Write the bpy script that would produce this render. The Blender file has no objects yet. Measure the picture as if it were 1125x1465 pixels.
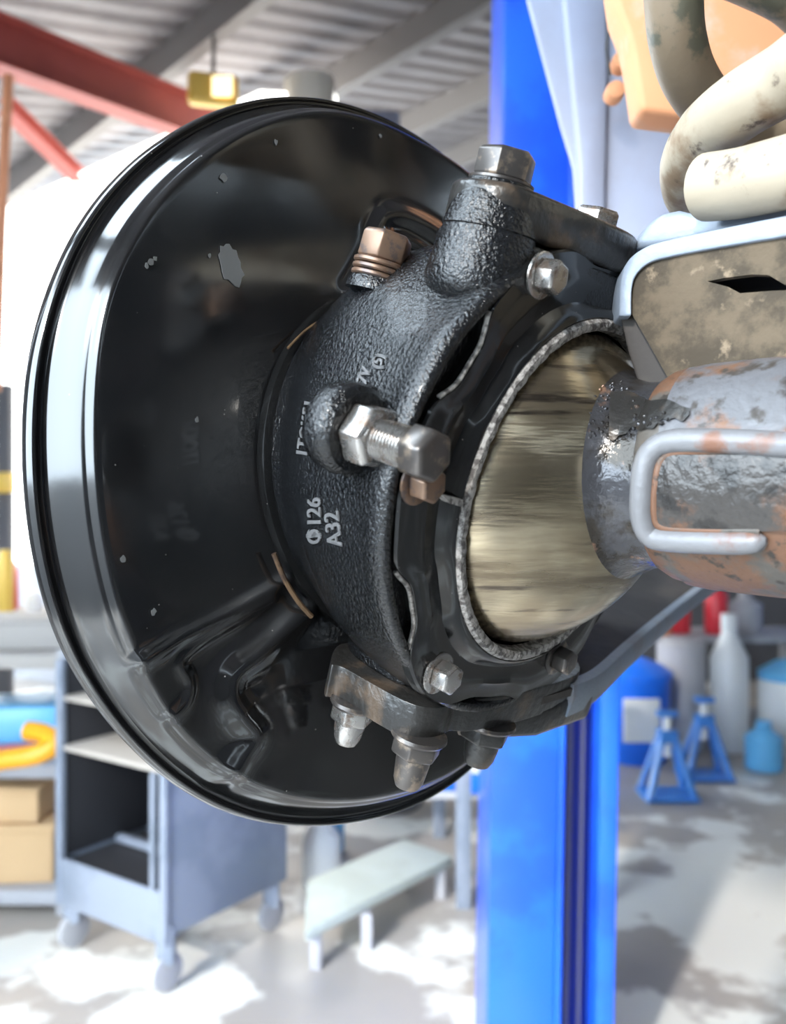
import bpy, bmesh, math, random
import numpy as np
from mathutils import Vector, Matrix
from mathutils.bvhtree import BVHTree
R = math.radians
random.seed(7)
SC = bpy.context.scene
COL = SC.collection
CAM = Vector((0, 0, 1.4))
F = 1300.0
# ---------------------------------------------------------------- camera
cd = bpy.data.cameras.new('camera'); cam = bpy.data.objects.new('camera', cd); COL.objects.link(cam)
cam.location = CAM; cam.rotation_euler = (R(90), 0, 0)
cd.sensor_fit = 'HORIZONTAL'; cd.sensor_width = 36; cd.lens = F*36/1125
cd.clip_start = .01; cd.clip_end = 300
cd.dof.use_dof = True; cd.dof.focus_distance = .37; cd.dof.aperture_fstop = 12
SC.camera = cam
# ---------------------------------------------------------------- sky, sun, exposure
W = bpy.data.worlds.new('sky'); SC.world = W; W.use_nodes = True
bg = W.node_tree.nodes['Background']; bg.inputs[0].default_value = (.74, .88, 1, 1); bg.inputs[1].default_value = 14.0
sl = bpy.data.lights.new('sun', 'SUN'); sun = bpy.data.objects.new('sun', sl); COL.objects.link(sun)
sl.energy = 3.4; sl.angle = R(3); sl.color = (1, .95, .87)
SUN_DIR = Vector((.36, .66, -.43)).normalized()
sun.rotation_euler = SUN_DIR.to_track_quat('-Z', 'Y').to_euler()
vs = SC.view_settings
vs.view_transform = 'Standard'; vs.look = 'None'; vs.exposure = 0.0; vs.gamma = 1; vs.use_curve_mapping = False

# ---------------------------------------------------------------- helpers
def srgb(h):
    c = [int(h[i:i+2], 16)/255 for i in (0, 2, 4)]
    return tuple((x/12.92 if x <= .04045 else ((x+.055)/1.055)**2.4) for x in c) + (1,)
def mat(name, col, rough=.5, metal=0., col2=None, col3=None, nscale=8, nlo=.45, nhi=.6, stretch=(1, 1, 1), bump=0., bscale=60, coat=0.,
        n3=None, rough2=None, specks=None, emit=0., spec=None):
    m = bpy.data.materials.new(name); m.use_nodes = True
    nt = m.node_tree; N = nt.nodes; L = nt.links; b = N['Principled BSDF']
    b.inputs['Base Color'].default_value = col; b.inputs['Roughness'].default_value = rough; b.inputs['Metallic'].default_value = metal
    if coat: b.inputs['Coat Weight'].default_value = coat; b.inputs['Coat Roughness'].default_value = .08
    if spec is not None: b.inputs['Specular IOR Level'].default_value = spec
    tc = N.new('ShaderNodeTexCoord'); mp = N.new('ShaderNodeMapping'); mp.inputs['Scale'].default_value = stretch
    L.new(tc.outputs['Object'], mp.inputs[0])
    def noise(sc, det=6, ro=.6, off=None):
        n = N.new('ShaderNodeTexNoise'); n.inputs['Scale'].default_value = sc; n.inputs['Detail'].default_value = det; n.inputs['Roughness'].default_value = ro
        if off:
            mq = N.new('ShaderNodeMapping'); mq.inputs['Location'].default_value = off; L.new(mp.outputs[0], mq.inputs[0]); L.new(mq.outputs[0], n.inputs[0])
        else: L.new(mp.outputs[0], n.inputs[0])
        return n.outputs[0]
    def ramp(src, lo, hi):
        r = N.new('ShaderNodeMapRange'); r.inputs[1].default_value = lo; r.inputs[2].default_value = hi; r.interpolation_type = 'SMOOTHSTEP'
        L.new(src, r.inputs[0]); return r.outputs[0]
    def mix(f, a, bcol):
        x = N.new('ShaderNodeMix'); x.data_type = 'RGBA'; L.new(f, x.inputs['Factor'])
        if isinstance(a, tuple): x.inputs[6].default_value = a
        else: L.new(a, x.inputs[6])
        x.inputs[7].default_value = bcol; return x.outputs[2]
    cur = col
    if col2:
        f = ramp(noise(nscale), nlo, nhi); cur = mix(f, cur, col2)
        if rough2 is not None:
            rr = N.new('ShaderNodeMapRange'); rr.inputs[3].default_value = rough; rr.inputs[4].default_value = rough2
            L.new(f, rr.inputs[0]); L.new(rr.outputs[0], b.inputs['Roughness'])
    if col3:
        s3, lo3, hi3 = n3 or (nscale*2.3, .55, .65)
        cur = mix(ramp(noise(s3, off=(3.1, 7.7, 1.3)), lo3, hi3), cur, col3)
    if specks:
        sc, th, c = specks
        v = N.new('ShaderNodeTexVoronoi'); v.inputs['Scale'].default_value = sc; L.new(mp.outputs[0], v.inputs[0])
        cur = mix(ramp(v.outputs['Distance'], th, th*.6), cur, c)
    if not isinstance(cur, tuple): L.new(cur, b.inputs['Base Color'])
    if bump:
        bp = N.new('ShaderNodeBump'); bp.inputs['Strength'].default_value = bump; bp.inputs['Distance'].default_value = .001
        L.new(noise(bscale, 3, .5), bp.inputs['Height']); L.new(bp.outputs[0], b.inputs['Normal'])
    if emit:
        b.inputs['Emission Color'].default_value = col; b.inputs['Emission Strength'].default_value = emit
    return m

class MB:
    def __init__(s): s.v = []; s.f = []
    def grid(s, rows, closed=False, cap0=False, cap1=False):
        o = len(s.v); n = len(rows[0])
        for r in rows: s.v += [tuple(p) for p in r]
        for i in range(len(rows)-1):
            for j in range(n if closed else n-1):
                k = (j+1) % n; s.f.append((o+i*n+j, o+i*n+k, o+(i+1)*n+k, o+(i+1)*n+j))
        if cap0: s.f.append(tuple(o+j for j in reversed(range(n))))
        if cap1: s.f.append(tuple(o+(len(rows)-1)*n+j for j in range(n)))
        return s
    def box(s, c, size, M=None):
        o = len(s.v); c = Vector(c)
        for dx in (-.5, .5):
            for dy in (-.5, .5):
                for dz in (-.5, .5):
                    p = Vector((dx*size[0], dy*size[1], dz*size[2]))
                    if M: p = M @ p
                    s.v.append(tuple(c+p))
        s.f += [tuple(o+i for i in q) for q in ((0, 1, 3, 2), (4, 6, 7, 5), (0, 4, 5, 1), (2, 3, 7, 6), (0, 2, 6, 4), (1, 5, 7, 3))]
        return s
    def revolve(s, O, axis, prof, n=40, rfun=None, caps=True, ref=None):
        axis = Vector(axis).normalized(); x, y = ortho(axis, ref)
        rows = []
        for t, r in prof:
            rows.append([Vector(O)+axis*t+(x*math.cos(2*math.pi*i/n)+y*math.sin(2*math.pi*i/n))*(r if not rfun else rfun(r, i, n)) for i in range(n)])
        return s.grid(rows, True, caps, caps)
    def sweep(s, pts, r, n=14, caps=True, flat=None):
        pts = [Vector(p) for p in pts]; rows = []
        x = None
        for i, p in enumerate(pts):
            t = (pts[min(i+1, len(pts)-1)]-pts[max(i-1, 0)]).normalized()
            if x is None: x, y = ortho(t)
            else: x = (x-t*x.dot(t)).normalized(); y = t.cross(x)
            rr = r[i] if isinstance(r, (list, tuple)) else r
            rows.append([p+(x*math.cos(2*math.pi*k/n)+y*math.sin(2*math.pi*k/n))*rr for k in range(n)])
        return s.grid(rows, True, caps, caps)
    def extrude(s, loop, vec):
        """closed polygon loop of 3D points, extruded by vec, capped"""
        n = len(loop); o = len(s.v); vec = Vector(vec)
        s.v += [tuple(p) for p in loop]+[tuple(Vector(p)+vec) for p in loop]
        for i in range(n): k = (i+1) % n; s.f.append((o+i, o+k, o+n+k, o+n+i))
        s.f.append(tuple(o+i for i in reversed(range(n)))); s.f.append(tuple(o+n+i for i in range(n)))
        return s
    def build(s, name, m, parent=None, smooth=True, bevel=0, label=None, kind=None, bseg=2, recalc=True):
        me = bpy.data.meshes.new(name); me.from_pydata(s.v, [], s.f); me.materials.append(m)
        bm = bmesh.new(); bm.from_mesh(me)
        if recalc: bmesh.ops.recalc_face_normals(bm, faces=bm.faces)
        if smooth:
            for f in bm.faces: f.smooth = True
            for e in bm.edges:
                if len(e.link_faces) == 2 and e.calc_face_angle(0) > R(38): e.smooth = False
        bm.to_mesh(me); bm.free()
        o = bpy.data.objects.new(name, me); COL.objects.link(o)
        if bevel:
            md = o.modifiers.new('bevel', 'BEVEL'); md.width = bevel; md.segments = bseg; md.limit_method = 'ANGLE'; md.angle_limit = R(35); md.harden_normals = False
            for p in me.polygons: p.use_smooth = True
            for e in me.edges: e.use_edge_sharp = False
        if parent:
            o.parent = parent; w = Vector((0, 0, 0)); q = parent
            while q: w += q.location+q.matrix_parent_inverse.translation; q = q.parent
            o.matrix_parent_inverse = Matrix.Translation(-w)
        if label: o['label'] = label
        if kind: o['kind'] = kind
        return o
def ortho(a, ref=None):
    a = a.normalized()
    if ref is None: ref = Vector((0, 0, 1)) if abs(a.z) < .9 else Vector((1, 0, 0))
    x = (ref-a*ref.dot(a)).normalized(); return x, a.cross(x)
def tag(o, label, cat, group=None, kind=None):
    o['label'] = label; o['category'] = cat
    if group: o['group'] = group
    if kind: o['kind'] = kind
    return o
def empty(name, loc, label, cat, group=None):
    o = bpy.data.objects.new(name, None); COL.objects.link(o); o.location = loc; o.empty_display_size = .05
    return tag(o, label, cat, group)
def copy_tree(o, label, move=None, rz=0):
    def cp(x, par):
        c = x.copy(); COL.objects.link(c); c.parent = par
        for ch in [k for k in COL.objects if k.parent == x]: cp(ch, c)
        return c
    kids = [k for k in COL.objects if k.parent == o]
    r = o.copy(); COL.objects.link(r)
    for ch in kids: cp(ch, r)
    r['label'] = label
    if move is not None: r.location = Vector(o.location)+Vector(move)
    if rz: r.rotation_euler.z += rz
    return r
def catmull(P, n=8, closed=False):
    P = [Vector(p) for p in P]; out = []; N = len(P)
    for i in range(N if closed else N-1):
        g = (lambda k: P[k % N]) if closed else (lambda k: P[max(0, min(N-1, k))])
        a, b, c, d = g(i-1), g(i), g(i+1), g(i+2)
        for k in range(n):
            t = k/n
            out.append(.5*((2*b)+(c-a)*t+(2*a-5*b+4*c-d)*t*t+(3*b-a-3*c+d)*t**3))
    if not closed: out.append(P[-1])
    return out
# measured points: a direction through the lens plus a real distance or a real plane
def ray(px, py): return Vector(((px-562.5)/F, 1, (732.5-py)/F))
def D(px, py, d): return CAM+ray(px, py)*d
# knuckle frame: u away to the right, v up, a along the axle towards the vehicle middle
KO = CAM+Vector((.068388, .383706, .0085335)); KA = Vector((.7272948, -.6236215, -.2865981)); KU = Vector((.6509273, .75914, 0)); KV = Vector((.2175681, -.1865545, .9580509))
def K(x, y, z): return KO+KU*x+KV*y+KA*z
def Ks(px, py, s):
    d = ray(px, py); return CAM+d*((KO-CAM+KA*s).dot(KA)/d.dot(KA))
def Ky(px, py, y):
    d = ray(px, py); return CAM+d*((KO-CAM+KV*y).dot(KV)/d.dot(KV))
def kxy(p): p = p-KO; return p.dot(KU), p.dot(KV)
# shield frame
SO = CAM+Vector((-.00855, .4632, .02319)); SA = Vector((.69087, -.72292, .00924)); SU = Vector((.722951, .690899, 0)); SV = Vector((-.006384, .00668, .999957))
def sxy(px, py, s):
    d = ray(px, py); P = CAM+d*((SO-CAM+SA*s).dot(SA)/d.dot(SA))-SO; return P.dot(SU), P.dot(SV)

# ---------------------------------------------------------------- materials
M = {}
M['gloss_black'] = mat('gloss black paint', (.007, .0072, .0075, 1), .14, coat=.1, bump=.05, bscale=160, specks=(230, .045, (.25, .24, .22, 1)))
M['shield_black'] = mat('gloss black sheet paint', (.0065, .0068, .0075, 1), .11, col2=(.011, .0105, .011, 1), nscale=25, nlo=.4, nhi=.7, rough2=.17, spec=.95, bump=.04, bscale=45, specks=(95, .035, (.22, .21, .2, 1)))
M['cast_black'] = mat('painted cast iron', (.006, .0065, .0075, 1), .19, coat=.1, bump=1.0, bscale=620, specks=(420, .06, (.12, .12, .13, 1)))
M['greasy_black'] = mat('greasy black iron', (.02, .019, .018, 1), .28, col2=(.07, .05, .035, 1), nscale=45, nlo=.5, nhi=.65, bump=.5, bscale=260)
M['arm_top'] = mat('dark iron with grime and reflection', (.035, .029, .026, 1), .75, col2=(.05, .042, .036, 1), nscale=20, bump=.3, bscale=200)
M['felt'] = mat('grey felt', (.34, .32, .30, 1), .95, col2=(.10, .09, .085, 1), nscale=330, nlo=.42, nhi=.6, bump=1.0, bscale=700)
M['steel'] = mat('worn bright steel', (.40, .385, .37, 1), .25, .9, col2=(.22, .17, .14, 1), nscale=180, nlo=.5, nhi=.65, rough2=.5)
M['rusty_steel'] = mat('rusty steel', (.20, .125, .085, 1), .38, .6, col2=(.12, .09, .08, 1), nscale=160, nlo=.48, nhi=.6)
M['dark_steel'] = mat('dark greasy steel', (.10, .09, .085, 1), .3, .7, col2=(.28, .22, .17, 1), nscale=150, nlo=.5, nhi=.68)
M['ball'] = mat('brushed ball steel', (.42, .355, .25, 1), .2, .95, col2=(.13, .10, .07, 1), nscale=14, nlo=.42, nhi=.72, col3=(.12, .10, .08, 1), n3=(50, .54, .70), stretch=(.45, .45, 4.5), bump=.18, bscale=140, rough2=.32)
M['neck'] = mat('oily neck', (.06, .06, .066, 1), .2, .5, col2=(.03, .025, .02, 1), nscale=60, nlo=.45, nhi=.6, bump=.5, bscale=300, col3=(.25, .14, .09, 1), n3=(70, .62, .72))
M['axle'] = mat('weathered axle paint', (.115, .115, .125, 1), .42, .1, col2=(.15, .07, .035, 1), nscale=42, nlo=.47, nhi=.62, col3=(.045, .038, .034, 1), n3=(110, .54, .66), bump=.6, bscale=220)
M['axle_rust'] = mat('orange rusted axle', (.14, .068, .038, 1), .55, .1, col2=(.085, .075, .065, 1), nscale=48, nlo=.48, nhi=.6, col3=(.03, .024, .02, 1), n3=(130, .56, .66), bump=.6, bscale=200)
M['tube_rusty'] = mat('stained bare tube', (.045, .04, .037, 1), .3, .2, col2=(.13, .06, .03, 1), nscale=45, nlo=.53, nhi=.66, col3=(.018, .016, .015, 1), n3=(90, .5, .62), bump=.8, bscale=300, rough2=.6)
M['weld'] = mat('primer grey weld', (.17, .17, .18, 1), .45, .1, col2=(.17, .08, .05, 1), nscale=40, nlo=.52, nhi=.66, bump=.4, bscale=260)
M['mud'] = mat('dried mud', (.105, .078, .05, 1), .9, col2=(.048, .036, .023, 1), nscale=60, nlo=.42, nhi=.62, col3=(.20, .15, .10, 1), n3=(120, .58, .72), bump=1., bscale=160)
M['perch_grey'] = mat('pale grey bracket', (.23, .265, .32, 1), .4, .1, col2=(.22, .22, .24, 1), nscale=35, nlo=.5, nhi=.65, bump=.3, bscale=300)
M['coil'] = mat('dusty spring paint', (.38, .32, .24, 1), .45, col2=(.22, .15, .095, 1), nscale=28, nlo=.50, nhi=.64, col3=(.075, .05, .038, 1), n3=(60, .57, .66), bump=.25, bscale=180)
M['coil_brown'] = mat('dirty spring paint', (.20, .15, .10, 1), .5, col2=(.09, .085, .06, 1), nscale=45, nlo=.5, nhi=.6, bump=.3, bscale=180)
M['guard'] = mat('pale lavender chassis paint', (.28, .30, .39, 1), .5, col2=(.26, .27, .34, 1), nscale=14, nlo=.4, nhi=.65, bump=.1)
M['tower_rust'] = mat('rust orange primer', (.62, .27, .13, 1), .7, col2=(.52, .36, .28, 1), nscale=14, nlo=.5, nhi=.65)
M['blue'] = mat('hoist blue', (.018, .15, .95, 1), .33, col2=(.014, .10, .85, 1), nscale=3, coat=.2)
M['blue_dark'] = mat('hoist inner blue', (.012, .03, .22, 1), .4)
M['chain'] = mat('dull steel cable', (.16, .16, .2, 1), .4, .5)
M['red'] = mat('red oxide beam', (.50, .105, .08, 1), .6, col2=(.44, .09, .07, 1), nscale=2)
M['orange'] = mat('orange pole', (.80, .33, .16, 1), .5)
M['roof'] = mat('galvanised roofing', (.31, .285, .285, 1), .6, .1, col2=(.24, .22, .225, 1), nscale=1.2)
M['purlin'] = mat('purlin steel', (.24, .22, .21, 1), .55, .1)
M['wall_dark'] = mat('dark cladding', (.12, .12, .13, 1), .7)
M['wall_white'] = mat('white cladding', (.8, .79, .75, 1), .6)
M['day'] = mat('glowing wall panel', (1, .985, .93, 1), .6, emit=3.8)
M['trolley'] = mat('blue grey enamel', (.25, .285, .36, 1), .4, col2=(.20, .235, .30, 1), nscale=5)
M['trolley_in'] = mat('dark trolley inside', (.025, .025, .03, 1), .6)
M['shelf_top'] = mat('dusty shelf', (.42, .39, .36, 1), .7)
M['card'] = mat('cardboard', (.66, .44, .24, 1), .8)
M['amber'] = mat('amber plastic', (.95, .42, .02, 1), .35)
M['yellow'] = mat('yellow lamp housing', (.95, .62, .12, 1), .35)
M['tray_blue'] = mat('bright blue plastic', (.01, .16, .85, 1), .3)
M['cyan'] = mat('sky blue plastic', (.15, .50, .85, 1), .3)
M['pl_white'] = mat('white plastic', (.85, .86, .86, 1), .35)
M['pl_red'] = mat('red plastic', (.80, .05, .07, 1), .3)
M['pl_grey'] = mat('grey plastic', (.42, .42, .45, 1), .5)
M['dark'] = mat('black plastic', (.03, .03, .035, 1), .5)
M['ramp'] = mat('pale green board', (.56, .62, .58, 1), .6, col2=(.50, .55, .50, 1), nscale=4)
M['paint_scrap'] = mat('chipped pale paint', (.13, .135, .135, 1), .6)
M['ochre'] = mat('brass seal edge', (.14, .085, .045, 1), .5, .3, col2=(.05, .03, .02, 1), nscale=90)

# ---------------------------------------------------------------- stained concrete floor with painted-in sun patches
def floor_mat():
    m = bpy.data.materials.new('workshop concrete'); m.use_nodes = True; N = m.node_tree.nodes; L = m.node_tree.links; b = N['Principled BSDF']
    tc = N.new('ShaderNodeTexCoord')
    def noise(sc, det, off=0):
        n = N.new('ShaderNodeTexNoise'); n.inputs['Scale'].default_value = sc; n.inputs['Detail'].default_value = det
        mp = N.new('ShaderNodeMapping'); mp.inputs['Location'].default_value = (off, off*2, 0); L.new(tc.outputs['Object'], mp.inputs[0]); L.new(mp.outputs[0], n.inputs[0]); return n.outputs[0]
    def ramp(src, lo, hi, a=0, c=1):
        r = N.new('ShaderNodeMapRange'); r.inputs[1].default_value = lo; r.inputs[2].default_value = hi; r.inputs[3].default_value = a; r.inputs[4].default_value = c; L.new(src, r.inputs[0]); return r.outputs[0]
    def mix(f, a, c):
        x = N.new('ShaderNodeMix'); x.data_type = 'RGBA'; L.new(f, x.inputs['Factor'])
        for i, k in ((6, a), (7, c)):
            if isinstance(k, tuple): x.inputs[i].default_value = k
            else: L.new(k, x.inputs[i])
        return x.outputs[2]
    c = mix(ramp(noise(1.1, 5), .4, .62), (.40, .38, .37, 1), (.50, .44, .38, 1))
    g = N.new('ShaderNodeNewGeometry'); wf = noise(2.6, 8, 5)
    for cx, cy, rad in ((1.28, 3.25, .75), (-.85, 2.3, .6), (.2, 2.2, .5)):   # sunlit floor patches painted in as white
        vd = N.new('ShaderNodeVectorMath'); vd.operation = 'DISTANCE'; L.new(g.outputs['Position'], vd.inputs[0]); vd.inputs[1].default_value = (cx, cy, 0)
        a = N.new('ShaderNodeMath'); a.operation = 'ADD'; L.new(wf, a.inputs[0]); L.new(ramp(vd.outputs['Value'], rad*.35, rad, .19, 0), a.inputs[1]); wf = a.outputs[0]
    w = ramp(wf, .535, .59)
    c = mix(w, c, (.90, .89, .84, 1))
    L.new(c, b.inputs['Base Color']); L.new(ramp(noise(3, 4, 9), .35, .7, .3, .65), b.inputs['Roughness'])
    return m
def struct(o, n=None): o['kind'] = 'structure'; return o
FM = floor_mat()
PN = Vector((-.653, .757, 0)).normalized(); QN = Vector((.757, .653, 0)).normalized()
def slab(p0, p1, q0, q1, m, name): 
    return struct(MB().extrude([PN*p+QN*q for p, q in ((p0, q0), (p1, q0), (p1, q1), (p0, q1))], Vector((0, 0, -.1))).build(name, m, smooth=False))
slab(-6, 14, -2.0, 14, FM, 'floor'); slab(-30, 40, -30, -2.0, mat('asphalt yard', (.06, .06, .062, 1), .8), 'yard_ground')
# building axes
def B(p, q, h): return CAM+PN*p+QN*q+Vector((0, 0, h))
def rh(q): return 2.15+.2*q       # roof underside height above the lens
# corrugated roof sheets: one sheet object per bay width, under one roof structure
roof = bpy.data.objects.new('ceiling', None); COL.objects.link(roof); roof['kind'] = 'structure'
def sheet(p0, p1, q0, q1):
    n = 20; rows = []
    for q in (q0, q1):
        rows.append([B(p0+(p1-p0)*i/n, q, rh(q)+.12+(.012 if i % 4 in (1, 2) else -.012)) for i in range(n+1)])
    return MB().grid(rows)
def edge_q(p): return 3.35 if p < 5 else 3.35-.22*(p-5)
for i in range(-6, 12):
    p0 = i*1.0
    q1 = 8.0
    sheet(p0, p0+1.0, 0 if i == 1 else -2.0, q1).build('roof_sheet', M['roof'], roof, smooth=False)  # one bay cut short: unseen sky gap added for sheen on the housing
for q in (-1.17, 0.05, 1.28, 2.5, 3.72, 4.94, 6.16, 7.4):
    mb = MB()
    a0, a1 = B(-6, q, rh(q)+.02), B(12, q, rh(q)+.02)
    mb.extrude([a0+QN*x+Vector((0, 0, z)) for x, z in ((-.04, .09), (-.04, -.10), (.04, -.10), (.04, -.08), (-.02, -.08), (-.02, .07), (.04, .07), (.04, .09))], a1-a0)
    mb.build('purlin', M['purlin'], roof, smooth=False)
# red rafter (I section) and brace
def ibeam(a, b, h, w, t, up=Vector((0, 0, 1))):
    d = (b-a).normalized(); x = d.cross(up).normalized(); z = x.cross(d)
    pr = [(-w/2, h/2), (w/2, h/2), (w/2, h/2-t), (t/2, h/2-t), (t/2, -h/2+t), (w/2, -h/2+t), (w/2, -h/2), (-w/2, -h/2), (-w/2, -h/2+t), (-t/2, -h/2+t), (-t/2, h/2-t), (-w/2, h/2-t)]
    return MB().extrude([a+x*i+z*j for i, j in pr], b-a)
ra, rb = D(-40, 48, 4.0), D(330, 190, 5.7)
raf = ibeam(ra-(rb-ra)*.5, rb+(rb-ra)*.1, .235, .14, .012).build('rafter', M['red'], smooth=False); tag(raf, 'wide red oxide steel rafter crossing under the roof at upper left', 'beam')
br = ibeam(D(8, 150, 5.4), D(112, 252, 6.3), .09, .10, .01).build('brace', M['red'], smooth=False); tag(br, 'thin dark red diagonal brace behind the wide rafter', 'beam')
pl = MB().sweep([D(12, 108, 3.9), D(1, 330, 3.9), D(-6, 560, 3.9)], .022, 12).build('hanging_pole', M['orange']); tag(pl, 'thin orange pole hanging below the red rafter at far left', 'pole')
# daylight side: glowing panels stand in for the blown-out white wall
wp = [D(-160, 372, 9.2), D(0, 300, 8.0), D(372, 130, 6.1), D(478, 135, 5.6)]
wall = bpy.data.objects.new('glow_wall', None); COL.objects.link(wall); wall['kind'] = 'structure'
for i, (a, b) in enumerate(zip(wp[:-1], wp[1:])):
    lo = .95
    loop = [Vector((a.x, a.y, lo)), Vector((b.x, b.y, lo)), b, a]
    MB().extrude(loop, QN*.02).build('glow_panel', M['day'], wall, smooth=False)
struct(MB().extrude([Vector((wp[0].x, wp[0].y, 0)), Vector((wp[-1].x, wp[-1].y, 0)), Vector((wp[-1].x, wp[-1].y, .95)), Vector((wp[0].x, wp[0].y, .95))], QN*.1).build('wall_left', M['pl_grey'], smooth=False))
struct(MB().box((2.6, 7.6, 1.6), (7.4, .1, 3.4)).build('wall_back', M['wall_dark'], smooth=False))
struct(MB().extrude([B(-6, 8, -1.4), B(12, 8, -1.4), B(12, 8, 3.7), B(-6, 8, 3.7)], QN*.1).build('wall_right', M['wall_dark'], smooth=False))
struct(MB().extrude([B(-6, -2, -1.4), B(-6, 8.1, -1.4), B(-6, 8.1, 3.85), B(-6, -2, 1.8)], -PN*.1).build('wall_front', M['wall_dark'], smooth=False))
for a0, a1 in ((-6, -1.0), (1.7, 9)):
    struct(MB().extrude([B(a0, -2, -1.4), B(a1, -2, -1.4), B(a1, -2, 1.8), B(a0, -2, 1.8)], -QN*.1).build('wall_entrance', M['wall_dark'], smooth=False))

# ================================================================ STEERING KNUCKLE
kn = empty('steering_knuckle', K(0, -.13, -.03), 'gloss black steering knuckle with large round dust shield, hanging on the axle end', 'steering knuckle')
# ---- dust shield
outl = [(395,138),(330,150),(250,187),(180,240),(120,310),(75,400),(45,500),(35,600),(37,700),(50,800),(85,920),(150,1025),(240,1115),(330,1165),(440,1183),(520,1175),(600,1150),(660,1112)]
flat = [(600,205),(480,162),(400,174),(300,228),(220,310),(165,420),(150,520),(147,620),(153,720),(172,830),(203,930),(262,1030),(335,1098),(400,1128),(480,1140),(560,1132)]
def polar(pts, z, default):
    a = []
    for q in pts:
        x, y = sxy(*q, z); a.append((math.atan2(y, x) % (2*math.pi), math.hypot(x, y)))
    return a
oa = sorted(polar(outl, 0, .18)+[(R(-35) % (2*math.pi), .180), (0, .180), (R(35), .180), (R(62), .180)])
fa = sorted(polar(flat, .02, .16)+[(R(-40) % (2*math.pi), .163), (0, .163), (R(40), .165), (R(66), .166)])
def per(tab, th):
    A = np.array([t[0] for t in tab]); V = np.array([t[1] for t in tab])
    A = np.r_[A-2*np.pi, A, A+2*np.pi]; V = np.r_[V, V, V]
    s = 0
    for k in range(-4, 5): s = s+np.interp(th+k*.02, A, V)
    return s/9
NT, wprof = 540, [(0, .0200), (.06, .0199), (.12, .0192), (.18, .0172), (.235, .0160), (.29, .0152), (.36, .0130), (.45, .0098), (.55, .0062), (.63, .0040), (.70, .0026), (.76, .0024), (.82, .0034), (.87, .0042), (.92, .0036), (.965, .0016), (1.0, -.0012)]
th = np.linspace(0, 2*np.pi, NT, endpoint=False)
RO, RF = per(oa, th), per(fa, th)
def seg_dist(x, y, P):
    d = np.full(x.shape, 9.)
    for (x0, y0), (x1, y1) in zip(P[:-1], P[1:]):
        dx, dy = x1-x0, y1-y0; t = np.clip(((x-x0)*dx+(y-y0)*dy)/(dx*dx+dy*dy), 0, 1)
        d = np.minimum(d, np.hypot(x-x0-t*dx, y-y0-t*dy))
    return d
def side_of(x, y, P):
    """signed distance: positive to the left of the polyline"""
    d = np.full(x.shape, 9.); s = np.zeros(x.shape)
    for (x0, y0), (x1, y1) in zip(P[:-1], P[1:]):
        dx, dy = x1-x0, y1-y0; t = np.clip(((x-x0)*dx+(y-y0)*dy)/(dx*dx+dy*dy), 0, 1)
        dd = np.hypot(x-x0-t*dx, y-y0-t*dy); c = dx*(y-y0)-dy*(x-x0)
        m = dd < d; s = np.where(m, np.sign(c), s); d = np.where(m, dd, d)
    return d*s
def PX(pts, z=.02, n=6):
    q = catmull([Vector((a, b, 0)) for a, b in pts], n); return [sxy(p.x, p.y, z) for p in q]
def sstep(t): t = np.clip(t, 0, 1); return t*t*(3-2*t)
ridge1 = PX([(205, 948), (260, 915), (330, 878), (400, 835), (470, 790)])
ridge2 = PX([(250, 1030), (275, 1005), (278, 975), (262, 950), (285, 925), (330, 895), (390, 858)])
curve3 = PX([(330, 1125), (352, 1085), (368, 1055), (350, 1030), (333, 1000), (338, 965), (372, 935), (410, 895), (440, 870)])
bossA = PX([(500, 420), (528, 372), (538, 330), (556, 309), (590, 315), (640, 345), (690, 385), (740, 420)])
bossB = PX([(530, 372), (548, 338), (575, 340), (610, 358), (655, 395), (700, 430)])
def relief(x, y):
    z = np.zeros(x.shape)
    z = z+.0028*np.exp(-(seg_dist(x, y, ridge1)/.0034)**2)
    s = side_of(x, y, ridge1); z = z-.0035*sstep(-(s)/.006+.2)*sstep((y+.16)/.03)*0
    z = z+.0018*np.exp(-(seg_dist(x, y, ridge2)/.0022)**2)
    s3 = side_of(x, y, curve3)
    near = seg_dist(x, y, curve3)
    z = z+.0046*np.exp(-(near/.0058)**2)
    # lower sector sits lower than the main face
    low = np.exp(-(seg_dist(x, y, PX([(300, 960), (290, 1060), (330, 1090)]))/.022)**2)
    z = z-.0035*low
    z = z+.0042*np.exp(-(seg_dist(x, y, bossA)/.0052)**2)
    z = z+.0022*np.exp(-(seg_dist(x, y, bossB)/.0022)**2)
    return z
rr = list(np.linspace(.045, .985, 96))
rows = []
rings = []
for t in rr:
    r = RF*t; z = np.full(NT, .02)-(.0008*t*t); rings.append((r, z))
for w, zz in wprof:
    rings.append((RF+(RO-RF)*w, np.full(NT, zz)-.0008))
for r, z in rings:
    x, y = r*np.cos(th), r*np.sin(th)
    fade = sstep((RO-r)/.012-.2)
    z = z+relief(x, y)*fade
    rows.append([SO+SU*float(a)+SV*float(b)+SA*float(c) for a, b, c in zip(x, y, z)])
r, z = RO-.001, -.004
rows.append([SO+SU*float(a)+SV*float(b)+SA*z for a, b in zip(r*np.cos(th), r*np.sin(th))])
sh = MB().grid(rows, True).build('dust_shield', M['shield_black'], kn, label='large round gloss black pressed steel dust shield')
md = sh.modifiers.new('thick', 'SOLIDIFY'); md.thickness = .0014; md.offset = -1
for e in sh.data.edges: e.use_edge_sharp = False
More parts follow.
